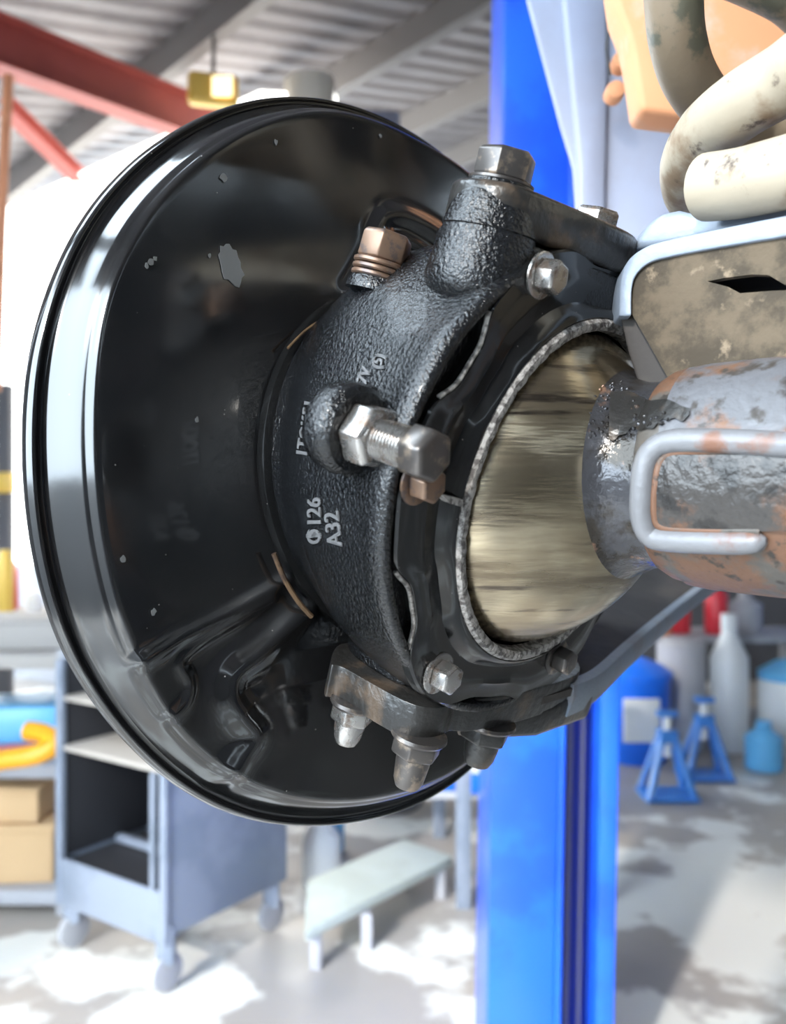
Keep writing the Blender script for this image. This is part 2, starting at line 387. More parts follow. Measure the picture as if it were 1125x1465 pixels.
# paint chip and overspray marks on the shield
chip_bm = MB()
def blob(mb, px, py, rx, ry, n=14, jag=.25, z=.0212, ang=0):
    x0, y0 = sxy(px, py, .02); pts = []
    for i in range(n):
        a = 2*math.pi*i/n; k = 1+random.uniform(-jag, jag); X, Y = rx*k*math.cos(a), ry*k*math.sin(a)
        x = x0+X*math.cos(ang)-Y*math.sin(ang); y = y0+X*math.sin(ang)+Y*math.cos(ang)
        pts.append(SO+SU*x+SV*y+SA*(z-.0014))
    mb.extrude(pts, SA*.0003)
blob(chip_bm, 330, 378, .0056, .0088, 22, .16, ang=.35); 
for px, py, s in ((320, 253, .0016), (216, 374, .0013), (210, 380, .0008), (222, 370, .0008), (176, 800, .0010), (220, 875, .001), (395, 203, .001), (282, 600, .0008), (545, 195, .0008), (300, 365, .0007)):
    blob(chip_bm, px, py, s, s*1.3, 9, .35)
chip_bm.build('paint_chip', M['paint_scrap'], kn, smooth=False, label='pale chips in the black paint', kind='stuff')
# ---- cast housing
def frame(t):
    u = (SU*(1-t)+KU*t).normalized(); v = (SV*(1-t)+KV*t); v = (v-u*v.dot(u)).normalized(); return u, v
c0 = SO+SA*.0195; c1 = K(0, 0, -.006)
NH = 160; rows = []; prof = [(0, .0800), (.03, .0825), (.06, .0832), (.1, .0825), (.2, .087), (.35, .0925), (.5, .0965), (.65, .0995), (.8, .1022), (.9, .1042), (.97, .1060), (1.0, .1068)]
def hr(a): # outline of the mouth flange: slightly trimmed at lower right
    d = math.degrees(a) % 360
    T = [(0, .096), (50, .094), (75, .092), (94, .0966), (114, .0992), (138, .1035), (152, .1066), (180, .1078), (194, .106), (207, .1036), (226, .1005), (239, .1005), (262, .100), (300, .097), (360, .096)]
    return float(np.interp(d, [t[0] for t in T], [t[1] for t in T]))/.1068
for t, r in prof:
    u, v = frame(t); c = c0.lerp(c1, t); bell = math.sin(math.pi*min(1, t/.9))**.7 if t < .9 else 0
    rows.append([c+(u*math.cos(2*math.pi*i/NH)+v*math.sin(2*math.pi*i/NH))*(r+bell*.0095*math.exp(-((i*360/NH-124)/30)**2))*(1-(1-hr(2*math.pi*i/NH))*t**3) for i in range(NH)])
for z, r in ((-.002, .1072), (.0005, .1066), (.0015, .1052), (.0012, .1030), (-.0005, .1020), (-.0035, .1012), (-.0038, .099), (-.0038, .075)):
    rows.append([K(math.cos(2*math.pi*i/NH)*r*hr(2*math.pi*i/NH), math.sin(2*math.pi*i/NH)*r*hr(2*math.pi*i/NH), z) for i in range(NH)])
hous = MB().grid(rows, True).build('housing', M['cast_black'], kn, label='ribbed black cast iron knuckle housing')
for e in hous.data.edges: e.use_edge_sharp = False
bvh = BVHTree.FromPolygons(hous.data.vertices.data.vertices if False else [v.co[:] for v in hous.data.vertices], [p.vertices[:] for p in hous.data.polygons])
def hit(px, py, tree=None):
    d = ray(px, py).normalized(); h = (tree or bvh).ray_cast(CAM, d)
    return (h[0], h[1] if h[1].dot(d) < 0 else -h[1]) if h[0] else (None, None)
# joint edge between housing and shield
rows = [[c0+SA*z+(SU*math.cos(2*math.pi*i/96)+SV*math.sin(2*math.pi*i/96))*r for i in range(96)] for z, r in ((-.003, .0870), (.001, .0876), (.004, .0868), (.0045, .084), (.0045, .078))]
MB().grid(rows, True).build('spindle_flange', M['gloss_black'], kn)
for pts, rad in (([(412, 498), (436, 474), (464, 455)], .0006), ([(392, 792), (408, 830), (428, 862), (446, 882)], .0012)):
    P = catmull([CAM+ray(*q)*((c0+SA*.006-CAM).dot(SA)/ray(*q).dot(SA)) for q in pts], 6)
    MB().sweep(P, rad, 8).build('gasket_edge', M['ochre'], kn, label='brown rusty gasket edge behind the housing')
# ---- seal retainer plate with scallops
bolts = [(-.0957, .0028), (-.0527, .0807), (.043, .0835), (.0957, -.003), (.036, -.079), (-.0561, -.0735)]
bang = [math.degrees(math.atan2(y, x)) % 360 for x, y in bolts]
scal = [151, 209, 262, 326, 30, 92]
def ret_r(deg):
    r = .1000
    for s in scal:
        d = abs((deg-s+180) % 360-180); dep = .0085 if s in (151, 209) else .007
        wd = 9.5 if s in (151, 209) else 14
        r -= dep*math.exp(-(d/wd)**4)
    for b_ in bang:
        d = abs((deg-b_+180) % 360-180); r += .0025*math.exp(-(d/9)**2)
    return r
NR = 288; rows = []
for k, z, off in ((1, -.0036, 0), (1, .0005, 0), (1, .0015, -.0008), (.75, .0018, 0), (.62, .0030, 0), (.45, .0022, 0), (.25, .0020, 0), (.16, .0040, 0), (.08, .0062, 0), (.02, .0068, 0), (-.03, .0062, 0), (-.05, .001, 0)):
    rows.append([K(math.cos(R(i*360/NR))*rad, math.sin(R(i*360/NR))*rad, z) for i in range(NR) for rad in [.0735+(ret_r(i*360/NR)+off-.0735)*k]])
MB().grid(rows, True).build('seal_retainer', M['gloss_black'], kn, label='scalloped gloss black seal retainer plate', bevel=0)
# dark worn scallop lips
for s in (151, 209):
    P = [K(math.cos(R(d))*(ret_r(d)+.0003), math.sin(R(d))*(ret_r(d)+.0003), .0005) for d in np.arange(s-11, s+11, 1.)]
    MB().sweep(P, .0009, 8).build('worn_lip', M['felt'], kn, label='scraped grey edge of the retainer plate')
# ---- felt ring
rows = [[K(math.cos(2*math.pi*i/180)*r, math.sin(2*math.pi*i/180)*r, z+.0004*math.sin(i*1.7)*math.sin(i*.37)) for i in range(180)] for r, z in ((.0735, .002), (.0733, .0068), (.0722, .0082), (.0704, .0084), (.0688, .0078), (.0682, .002))]
fe = MB().grid(rows, True)
fe.extrude([Ks(a, b, .0042) for a, b in ((620, 703), (650, 710), (652, 722), (632, 716))], KA*.004)
fe.build('felt_ring', M['felt'], kn, label='fuzzy grey felt seal ring around the ball')
# ---- bolts
def hexa(mb, O, ax, r, h, t0=0, n=6, ref=None):
    ax = Vector(ax).normalized(); prof = [(t0, r*.93), (t0+h*.08, r), (t0+h*.86, r), (t0+h, r*.86), (t0+h, r*.01)]
    return mb.revolve(O, ax, prof, n, caps=True, ref=ref)
def bolt(O, ax, r=.0062, h=.0062, wr=.0082, m='steel', wm='steel', name='bolt', label=None, wh=.0014, spin=0, par=None):
    ax = Vector(ax).normalized(); x, y = ortho(ax); ref = x*math.cos(spin)+y*math.sin(spin)
    b = hexa(MB(), O, ax, r, h, wh, ref=ref).build(name, M[m], par or kn, smooth=False, bevel=.0004, label=label)
    MB().revolve(O, ax, [(0, wr*.97), (wh*.2, wr), (wh*.8, wr), (wh, wr*.94), (wh, r*.8)], 32, caps=False).build('washer', M[wm], b)
    return b
for i, (x, y) in enumerate(bolts):
    rm = ['rusty_steel', 'steel', 'steel', 'dark_steel', 'dark_steel', 'steel'][i]
    O = K(x, y, .0018)
    bolt(O, KA, .0064, .0075, .0086, rm, rm, 'flange_bolt', ['brown rusty retainer bolt'if i == 0 else None][0], spin=.3+i)
# ---- stop screw boss on the left side
sx, sy = -.1095, .0145
def KZ(z, dx=0, dy=0): return K(sx+dx, sy+dy, z)
mb = MB(); mb.revolve(KZ(-.037), KA, [(.005, .008), (.0058, .0120), (.0080, .0145), (.011, .0158), (.016, .0162), (.0195, .0155), (.021, .0138), (.021, .001)], 48)
# web joining the boss to the housing
mb.build('screw_boss', M['cast_black'], kn, label='round cast boss for the steering stop screw')
mbw = MB()
for z0, z1 in ((-.030, -.022),):
    lo = [K(sx+.002, sy+.0155, z0), K(-.085, .030, z0), K(-.085, -.010, z0), K(sx+.002, sy-.0155, z0)]
    mbw.extrude(lo, KA*(z1-z0))
mbw.build('boss_web', M['cast_black'], kn, bevel=.003, bseg=3)
ln = hexa(MB(), KZ(-.0160), KA, .0112, .0105, 0, ref=ortho(KA)[0]*.85+ortho(KA)[1]*.5).build('lock_nut', M['steel'], kn, smooth=False, bevel=.0006, label='bright steel lock nut on the stop screw')
prof = []
z = 0
while z < .017:
    prof += [(z, .0062), (z+.0007, .0072)]; z += .0014
MB().revolve(KZ(-.0075), KA, prof, 28).build('threaded_shank', M['steel'], kn)
hexa(MB(), KZ(.0085), KA, .0092, .0100, 0, ref=ortho(KA)[0]*.95+ortho(KA)[1]*.3).build('screw_head', M['dark_steel'], kn, smooth=False, bevel=.0008, label='hexagonal head of the steering stop screw')
# ---- top boss, top plate and its bolts
b0 = K(-.0590, .074, -.020); 
mb = MB().revolve(b0, KV, [(-.010, .0120), (-.006, .0185), (-.001, .0205), (.006, .0196), (.012, .0185), (.018, .0176), (.0185, .0182), (.020, .0176), (.026, .0165), (.031, .0150), (.0345, .0125), (.0355, .0122), (.0355, .001)], 48)
mb.build('top_boss', M['cast_black'], kn, label='tapered cast boss at the top of the housing')
bolt(b0+KV*.0355, KV, .0112, .0105, .0122, 'dark_steel', 'dark_steel', 'arm_bolt', 'black greasy bolt head on the tallest boss', spin=.2)
yt = .104
tp = [(-.070, -.008), (-.045, -.001), (.00, .004), (.025, -.006), (.034, -.022), (.030, -.048), (.0, -.055), (-.05, -.045), (-.072, -.030)]
loop = catmull([K(x, yt-.012, z) for x, z in tp], 6, True)
MB().extrude(loop, KV*.0165).build('top_plate', M['greasy_black'], kn, bevel=.003, bseg=3, label='greasy black steering arm plate bolted on top')
loop = catmull([K(x*1.02, yt-.03, z-.001) for x, z in tp], 6, True)
MB().extrude(loop, KV*.017).build('plate_pad', M['cast_black'], kn, bevel=.002)
bp = Ky(845, 345, yt+.004)
bolt(bp, KV, .0105, .0125, .0115, 'steel', 'dark_steel', 'arm_bolt', 'bright bolt head at the far end of the top plate', spin=.4)
# filler plug with washers
p0 = Ks(540, 402, -.066)
fb = hexa(MB(), p0+KV*.0075, KV*.99+KU*.1, .0106, .0115, 0, ref=KU*.9+KA*.5).build('filler_plug', M['rusty_steel'], kn, smooth=False, bevel=.0007, label='bronze coloured filler plug with stacked washers')
for k in range(3):
    MB().revolve(p0+KV*(.0003+.0025*k), KV*.99+KU*.1, [(0, .0105), (.0006, .0112), (.0016, .0112), (.0021, .0105)], 36).build('washer', M['rusty_steel'], fb)
MB().revolve(p0-KV*.022, KV*.99+KU*.1, [(.017, .0135), (.020, .0132), (.0222, .0122), (.0222, .001)], 36).build('plug_boss', M['cast_black'], kn)
# ---- bottom plate, studs and steering arm
lugpts = [(468, 945), (470, 925), (500, 920), (560, 950), (640, 985), (660, 1000), (650, 1022), (625, 1030), (590, 1022), (520, 985)]
yb = -.094
def kyz(x, z, y=yb): return K(x, y, z)
bl = [(-.088, -.052), (-.080, -.030), (-.066, -.012), (-.045, .002), (-.022, .0045), (.0, .002), (.03, .0), (.045, -.012), (.040, -.04), (.0, -.065), (-.04, -.078), (-.075, -.072)]
yl = -.1085
lp_ = [(474, 948), (492, 955), (545, 985), (580, 1003), (610, 1012), (640, 1010), (655, 1000), (690, 1000), (770, 985), (830, 960), (800, 930), (700, 920), (560, 915), (490, 920)]
loop = [Ky(a, b, -.1085+.0150)-KV*.0150 for a, b in lp_]
loop = catmull(loop, 5, True)
MB().extrude(loop, KV*.0150).build('bottom_plate', M['greasy_black'], kn, bevel=.0035, bseg=3, label='thick bottom plate under the housing')
loop = catmull([Ky(a, b, -.094) for a, b in ((500, 935), (545, 968), (585, 985), (640, 985), (760, 965), (800, 930), (700, 915), (560, 905), (505, 915))], 5, True)
MB().extrude(loop, KV*.030).build('bottom_pad', M['cast_black'], kn, bevel=.004, bseg=3)
def stud(px, py, y, m, label=None, L=.021, r=.0105):
    O = Ky(px, py, y); 
    b = hexa(MB(), O, -KV, r, .009, 0, ref=KU*.8+KA*.6).build('stud_nut', M[m], kn, smooth=False, bevel=.0006, label=label)
    MB().revolve(O, -KV, [(.006, r*.72), (.012, r*.70), (L-.003, r*.62), (L, r*.5), (L, .0005)], 20).build('stud', M[m], b)
    MB().revolve(O+KV*.0012, -KV, [(0, r*1.12), (.0015, r*1.15), (.0028, r*1.05)], 30).build('washer', M['dark_steel'], b)
stud(508, 1005, -.108, 'steel', None, .019, .0095); stud(600, 1052, -.108, 'dark_steel', None, .023, .0105); stud(698, 1032, -.110, 'greasy_black', None, .021, .0115)
near = [(655, 1006), (700, 1008), (760, 1002), (820, 985), (858, 968), (900, 930), (950, 887), (1003, 845), (1040, 822)]
far = [(1012, 790), (960, 800), (915, 822), (868, 858), (838, 898), (806, 950), (760, 965), (690, 975)]
ya = -.099
loop = [Ky(a, b, ya) for a, b in near+far]
top = MB().extrude(loop, -KV*.004).build('arm_web', M['arm_top'], kn, smooth=False, label='matt dark brown web of the steering arm')  # dark reflection on the arm top is put into its colour
nl = catmull([Ky(a, b, ya) for a, b in near[3:]], 6)
rows = []
for i, p in enumerate(nl):
    t = i/(len(nl)-1); hgt = .015-.003*t; nd = (KA*.8-KU*.2).normalized()
    rows.append([p+KV*.0015-nd*.006, p+KV*.0015, p+nd*.002-KV*hgt*.3, p+nd*.001-KV*hgt, p-nd*.008-KV*hgt])
MB().grid(rows, True, True, True).build('arm_flange', M['perch_grey'], kn, label='bright edge flange of the steering arm')  # light on the arm's outer edge put into a paler colour
rows = []
MB().extrude([Ky(a, b, ya-.006) for a, b in ((660, 1010), (715, 1014), (780, 1012), (850, 990), (860, 965), (800, 975), (700, 985))], -KV*.016).build('arm_root', M['greasy_black'], kn, bevel=.003)
# ---- cast lettering wrapped on the housing
def letters(txt, base, direction, size, off=.0006):
    cu = bpy.data.curves.new('t', 'FONT'); cu.body = txt; cu.size = 1; cu.resolution_u = 2; cu.offset = 0
    to = bpy.data.objects.new('t', cu); COL.objects.link(to); bpy.context.view_layer.update()
    me = bpy.data.meshes.new_from_object(to.evaluated_get(bpy.context.evaluated_depsgraph_get()))
    COL.objects.unlink(to); bpy.data.objects.remove(to)
    bm = bmesh.new(); bm.from_mesh(me); bmesh.ops.subdivide_edges(bm, edges=[e for e in bm.edges if e.calc_length() > .3], cuts=2)
    dx, dy = direction; l = math.hypot(dx, dy); dx /= l; dy /= l; ux, uy = dy, -dx   # text up
    if True: ux, uy = dy, -dx
    ok = True
    for v in bm.verts:
        px = base[0]+size*(v.co.x*dx+v.co.y*ux); py = base[1]+size*(v.co.x*dy+v.co.y*uy)
        h, n = hit(px, py)
        if h is None: ok = False; continue
        v.co = h+n*off
    bm.normal_update()
    ex = bmesh.ops.extrude_face_region(bm, geom=list(bm.faces))
    for g in ex['geom']:
        if isinstance(g, bmesh.types.BMVert):
            pass
    me2 = bpy.data.meshes.new('cast_lettering'); bm.to_mesh(me2); bm.free(); me2.materials.append(M['letters'])
    o = bpy.data.objects.new('cast_lettering', me2); COL.objects.link(o); o.parent = kn; o.matrix_parent_inverse = Matrix.Translation(-Vector(kn.location))
    md = o.modifiers.new('s', 'SOLIDIFY'); md.thickness = .0008; md.offset = 0
    return o
M['letters'] = mat('raised cast letters', (.10, .10, .102, 1), .3)  # paler than the housing: wear and highlight on the letters painted in
letters('Φ126', (462, 778), (-.02, -1), 28); letters('A32', (492, 780), (-.12, -1), 30)
letters('1TOK51', (441, 655), (.16, -1), 23); letters('H7V', (520, 566), (.38, -1), 21)
letters('(5)', (546, 530), (.3, -1), 19)

# ================================================================ AXLE
ax = empty('axle_housing', K(0, -.05, 0), 'rusty grey axle tube ending in a polished steel ball, with a mud caked spring bracket', 'axle')
BC = K(0, 0, -.028); BR = .0735
E = Vector((.775, -.631, -.03)).normalized()
prof = []
for k in range(0, 49):
    a = math.pi*k/48
    if math.sin(a)*BR < .040 and math.cos(a) < 0: break
    prof.append((-math.cos(a)*BR, max(.0005, math.sin(a)*BR)))
MB().revolve(BC, KA, [(-p[0]*-1, p[1]) for p in [(-math.cos(math.pi*k/60)*BR, max(.0004, math.sin(math.pi*k/60)*BR)) for k in range(61)]], 96).build('ball', M['ball'], ax, label='polished brushed steel ball of the axle end')
neck = MB().revolve(BC, E, [(.050, .0500), (.0555, .0460), (.060, .0420), (.065, .0385), (.071, .0365), (.080, .0360), (.084, .0365)], 72, caps=False).build('neck', M['neck'], ax, label='oily steel neck next to the ball')
collar = MB().revolve(BC, E, [(.077, .035), (.079, .0380), (.083, .0402), (.088, .0412), (.094, .0405)], 72, caps=False).build('weld_collar', M['axle_rust'], ax, label='orange rusted collar at the weld')
tube = MB().revolve(BC, E, [(.086, .039), (.088, .0412), (.096, .0420), (.12, .0428), (.5, .0440)], 96).build('axle_tube', M['axle'], ax, label='weathered grey axle tube with rust')
def tree_of(obs):
    V = []; P = []
    for o_ in obs:
        k = len(V); V += [v.co[:] for v in o_.data.vertices]; P += [[i+k for i in p.vertices] for p in o_.data.polygons]
    return BVHTree.FromPolygons(V, P)
tb = tree_of([tube, collar, neck])
def onto(path, off, n=6, tree=tb):
    out = []
    for q in catmull([Vector((a, b, 0)) for a, b in path], n):
        h, nn = hit(q.x, q.y, tree)
        if h: out.append(h+nn*off)
    return out
# lower rusty skirt and the U-shaped strap
st = onto([(1150, 640), (1080, 636), (1010, 633), (965, 634), (940, 645), (928, 668), (924, 700), (924, 735), (934, 760), (960, 768), (1040, 771), (1100, 770)], .002)
MB().sweep(st, [.0042]*(len(st)-4)+[.0040, .0036, .0028, .0012], 12).build('strap_bead', M['weld'], ax, label='raised pale U-shaped bead welded round the tube window')
st = onto([(1150, 648), (1060, 645), (975, 647), (950, 658), (941, 690), (939, 730), (950, 752), (1000, 757), (1090, 758)], .0005)
MB().sweep(st, .0022, 10).build('strap_inner_edge', M['axle_rust'], ax)
def patch(name, m, xs, ys, off, label=None):
    rows = []
    for x in xs:
        row = []
        for y in ys(x):
            h, n = hit(x, y, tb); row.append(h+n*off if h else D(x, y, .33))
        rows.append(row)
    return MB().grid(rows).build(name, M[m], ax, label=label)
patch('bare_window', 'tube_rusty', np.linspace(944, 1200, 30), lambda x: np.linspace(652, 756, 14), .0022, 'dark stained bare metal framed by the pale bead')
patch('grease_film', 'greasy_black', np.linspace(872, 988, 90), lambda x: np.linspace(560+(x-872)*.2+3*math.sin(x*.11), 628-(x-872)*.28+4*math.sin(x*.13)+2*math.sin(x*.31), 12), .0010, 'wet black grease film on the tube shoulder')
DN = (Vector((0, -.35, -1))-E*Vector((0, -.35, -1)).dot(E)).normalized(); SDW = DN.cross(E)
rows = [[BC+E*t+(DN*math.cos(R(p))+SDW*math.sin(R(p)))*rr for p in range(-62, 80, 4)] for t, rr in ((.087, .0402), (.0885, .0420), (.096, .0430), (.12, .0437), (.3, .0445), (.5, .0449))]
MB().grid(rows).build('rusted_underside', M['axle_rust'], ax, label='orange brown rusted underside of the axle tube')
# spring bracket
def dpl(px, py): return .352-(px-900)*.00016
def PD(l, extra=0): return [D(a, b, dpl(a, b)+extra) for a, b in l]
face = [(905, 388), (925, 374), (960, 365), (1050, 350), (1160, 330), (1160, 520), (1100, 520), (1040, 545), (985, 580), (958, 540), (930, 490), (908, 452), (903, 420)]
hole = [(1015, 404), (1040, 399), (1080, 394), (1103, 395), (1125, 408), (1140, 416), (1100, 418), (1062, 421), (1045, 412)]
bm = bmesh.new()
for l in (face, hole):
    vs_ = [bm.verts.new(p) for p in PD(l)]
    for i in range(len(vs_)): bm.edges.new((vs_[i], vs_[(i+1) % len(vs_)]))
bmesh.ops.triangle_fill(bm, use_beauty=True, edges=list(bm.edges))
me = bpy.data.meshes.new('bracket_face'); bm.to_mesh(me); bm.free(); me.materials.append(M['mud'])
o = bpy.data.objects.new('bracket_face', me); COL.objects.link(o); o.parent = ax; o.matrix_parent_inverse = Matrix.Translation(-Vector(ax.location)); o['label'] = 'mud caked brown face of the spring bracket with a dark slot'
md = o.modifiers.new('s', 'SOLIDIFY'); md.thickness = .004; md.offset = 0
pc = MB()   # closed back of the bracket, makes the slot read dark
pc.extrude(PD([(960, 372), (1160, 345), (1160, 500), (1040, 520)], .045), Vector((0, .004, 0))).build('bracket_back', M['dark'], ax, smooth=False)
rim_o = catmull(PD([(1165, 301), (1125, 308), (1040, 325), (960, 342), (925, 353), (900, 372), (889, 400), (886, 452)], -.004), 6)
rim_i = catmull(PD([(1165, 331), (1125, 338), (1040, 352), (960, 367), (930, 376), (912, 392), (905, 412), (904, 452)], -.004), 6)
rows = [[a, b, b+Vector((.004, .045, 0)), a+Vector((.004, .045, 0))] for a, b in zip(rim_o, rim_i)]
MB().grid(rows, True, True, True).build('bracket_rim', M['perch_grey'], ax, bevel=.0008, label='pale grey bent rim of the spring bracket')
MB().extrude(PD([(888, 452), (908, 452), (935, 495), (962, 542), (990, 582), (1003, 602), (960, 625), (915, 622), (905, 590), (918, 560), (900, 505)], .002), Vector((.004, .012, 0))).build('gusset', M['arm_top'], ax, bevel=.0008, label='wet black gusset between bracket and neck')
# filleted saddle between bracket and tube top
sad = [[D(960+i*20, 590-i*6+6*j*1.0*(1), .348-(i*20)*.00014-.002*j) for i in range(11)] for j in range(2)]
rows = []
for i in range(0, 13):
    x = 975+i*16
    yb0 = 586-((i/12)**.8)*80
    rows.append([D(x, yb0-6, dpl(x, 0)+.004), D(x, yb0+6, dpl(x, 0)-.004), D(x-4, yb0+24, dpl(x, 0)-.009), D(x-8, yb0+48, dpl(x, 0)-.014), D(x-10, 622, dpl(x, 0)-.016), D(x-10, 632, dpl(x, 0)-.006)])
MB().grid(rows).build('saddle', M['perch_grey'], ax, label='pale grey saddle where the bracket meets the tube')
# spring seat cup
cup = [(905, 356), (928, 322), (948, 303), (975, 298), (1010, 306), (1080, 300), (1165, 280), (1165, 318), (1040, 335), (950, 352)]
MB().extrude([D(a, b, .372-(a-900)*.00016) for a, b in cup], Vector((0, .03, 0))).build('spring_seat', M['perch_grey'], ax, bevel=.003, bseg=3, label='pale grey spring seat cup')
# grease drops
dm = MB()
nb = BVHTree.FromPolygons([v.co[:] for v in neck.data.vertices], [p.vertices[:] for p in neck.data.polygons])
for k in range(150):
    px, py = random.uniform(842, 975), random.uniform(545, 628)
    if px > 905 and (py > 622-(px-908)*.32 or py < 575+(px-908)*.3): continue
    if py < 540+(px-842)*.1: continue
    h, n = hit(px, py, tb)
    if not h: continue
    r = random.uniform(.0003, .0011)
    dm.revolve(h+n*(.0012 if px >= 905 else 0)-n*r*.5, n, [(0, r), (r*.6, r*.8), (r, r*.3)], 8)
dm.build('grease_drops', M['neck'], ax, label='tiny wet drops on the neck', kind='stuff')

# ================================================================ COIL SPRING
cs = empty('coil_spring', D(1010, 310, .36), 'dusty cream coil spring standing on the grey spring seat', 'spring')
def coil(pts, m, r=.0125, name='coil'):
    P = catmull([D(*p) for p in pts], 8); return MB().sweep(P, r, 28).build(name, M[m], cs, bevel=0)
coil([(1012, 268, .345), (1060, 262, .332), (1125, 247, .315), (1200, 228, .305), (1300, 225, .32), (1350, 245, .37), (1330, 270, .42), (1220, 288, .455), (1110, 290, .46),
      (1040, 296, .44), (998, 285, .41), (988, 240, .385), (1012, 192, .362), (1062, 150, .340), (1125, 112, .322), (1200, 62, .305), (1300, 30, .325), (1350, 60, .375), (1330, 120, .42), (1220, 170, .455), (1120, 184, .462)], 'coil')
coil([(1120, 184, .462), (1080, 180, .46), (1030, 165, .44), (990, 118, .42), (970, 60, .405), (964, 0, .395), (962, -90, .385), (985, -170, .36), (1060, -230, .335), (1180, -280, .32), (1300, -260, .34), (1360, -150, .39), (1310, -20, .43), (1200, 40, .45),
      (1125, -8, .44), (1060, -38, .44), (1000, -60, .44), (960, -140, .42), (960, -240, .40)], 'coil_brown')

# ================================================================ VEHICLE CHASSIS BEHIND
vc = empty('vehicle_chassis', D(870, 300, .72), 'pale lavender vehicle chassis side behind the spring, raised on the hoist', 'chassis')
pan = [(738, -60), (752, 0), (776, 90), (800, 180), (818, 240), (824, 330), (826, 520), (1300, 520), (1300, -60)]
MB().extrude([D(a, b, .74) for a, b in pan], Vector((.02, .05, 0))).build('chassis_panel', M['guard'], vc, bevel=.004)
MB().extrude([D(a, b, .735) for a, b in ((800, -60), (870, -60), (872, 110), (868, 330), (862, 520), (830, 520), (828, 240))], Vector((0, .02, 0))).build('chassis_rib', M['guard'], vc, bevel=.004)
MB().sweep(catmull([D(870, -40, .70), D(872, 30, .70), D(868, 70, .70), D(873, 108, .705)], 6), .0012, 8).build('cable', M['dark'], vc, label='thin black cable on the chassis')
for px, py in ((890, 87), (881, 130)):
    O = D(px, py, .705); MB().revolve(O, (0, -1, 0), [(-.01, .0075), (0, .0075), (.004, .0065), (.005, .001)], 20).build('chassis_bolt', M['tower_rust'], vc)
tw = [(874, -60), (884, 10), (900, 50), (908, 90), (918, 158), (978, 166), (1010, 170), (1300, 200), (1300, -60)]
MB().extrude([D(a, b, .56) for a, b in tw], Vector((0, .03, 0))).build('spring_tower', M['tower_rust'], vc, bevel=.004, label='rust orange spring tower behind the coils')

# ================================================================ HOIST POST
hp = empty('hoist_post', (D(790, 732, 2.1).x, 2.1, 0), 'tall bright blue steel post of the vehicle hoist', 'hoist post')
def lean(px, y): return D(px+(732-y)*.017, y, 2.1)
def post_bar(x0, x1, dy, dep, m, name, label=None, bev=.004):
    a, b = D(x0, 732, 2.1), D(x1, 732, 2.1); k = math.tan(.017)
    lo, hi = 0., 3.78
    def at(x, z): return Vector((x+(z-1.4)*k, 2.1+dy, z))
    loop = [at(a.x, lo), at(b.x, lo), at(b.x, hi), at(a.x, hi)]
    return MB().extrude(loop, Vector((0, dep, 0))).build(name, M[m], hp, smooth=False, bevel=bev, label=label)
post_bar(710, 806, 0, .30, 'blue', 'front_column')
post_bar(806, 814, -.012, .05, 'blue', 'column_lip')
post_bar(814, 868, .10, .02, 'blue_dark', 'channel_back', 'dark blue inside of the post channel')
post_bar(866, 892, 0, .30, 'blue', 'side_column')
post_bar(826, 833, .06, .015, 'chain', 'lift_cable', 'dull steel lift cable in the channel', .002)
post_bar(846, 851, .06, .015, 'chain', 'lift_cable', None, .002)
MB().box((D(790, 732, 2.1).x, 2.22, .015), (.36, .34, .03)).build('base_plate', M['blue'], hp, smooth=False, bevel=.004)

# ================================================================ BACKGROUND
def lathe(name, base, prof, m, n=24): return MB().revolve(base, (0, 0, 1), prof, n).build(name, M[m])
# tool trolley
t0 = Vector((-.655, 2.62, 0)); e1 = Vector((-.82, .57, 0)); e2 = Vector((.57, .82, 0))
tr = empty('tool_trolley', t0+e1*.24+e2*.24, 'blue grey metal tool trolley with open dark shelves under the shield', 'trolley')
def tbx(a0, a1, b0, b1, z0, z1, m, name, label=None, bev=.004):
    loop = [t0+e1*a+e2*b+Vector((0, 0, z0)) for a, b in ((a0, b0), (a1, b0), (a1, b1), (a0, b1))]
    return MB().extrude(loop, Vector((0, 0, z1-z0))).build(name, M[m], tr, smooth=False, bevel=bev, label=label)
TH, TW, TD = .93, .50, .52
tbx(-.006, .006, 0, TD, .17, TH, 'trolley', 'side_panel', 'large flat blue grey side panel')
tbx(TW-.006, TW+.006, 0, TD, .17, TH, 'trolley', 'side_panel')
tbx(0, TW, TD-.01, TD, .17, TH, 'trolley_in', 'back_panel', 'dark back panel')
tbx(.007, .012, .02, TD-.01, .3, TH, 'trolley_in', 'dark_inner_sheet'); tbx(TW-.012, TW-.007, .02, TD-.01, .3, TH, 'trolley_in', 'dark_inner_sheet')  # dark sheets added over the inner side faces to darken the inside
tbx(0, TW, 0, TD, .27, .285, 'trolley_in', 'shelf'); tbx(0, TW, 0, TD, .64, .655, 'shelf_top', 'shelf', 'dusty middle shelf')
tbx(0, TW, 0, TD, .80, .812, 'shelf_top', 'shelf'); tbx(0, TW, 0, TD, TH, TH+.015, 'trolley', 'top')
tbx(0, TW, -.008, .004, .15, .30, 'trolley', 'front_skirt', 'pale skirt under the open shelves')
tbx(TW-.018, TW+.010, -.012, .012, .15, TH, 'trolley', 'corner_post'); tbx(-.010, .018, -.012, .012, .15, TH, 'trolley', 'corner_post')
tbx(.045, .062, -.01, .01, .30, .64, 'trolley', 'door_edge')
tbx(.02, TW-.02, .2, .23, .29, .315, 'trolley', 'rail'); tbx(.06, .16, .24, .245, .34, .62, 'trolley', 'hanging_sheet')
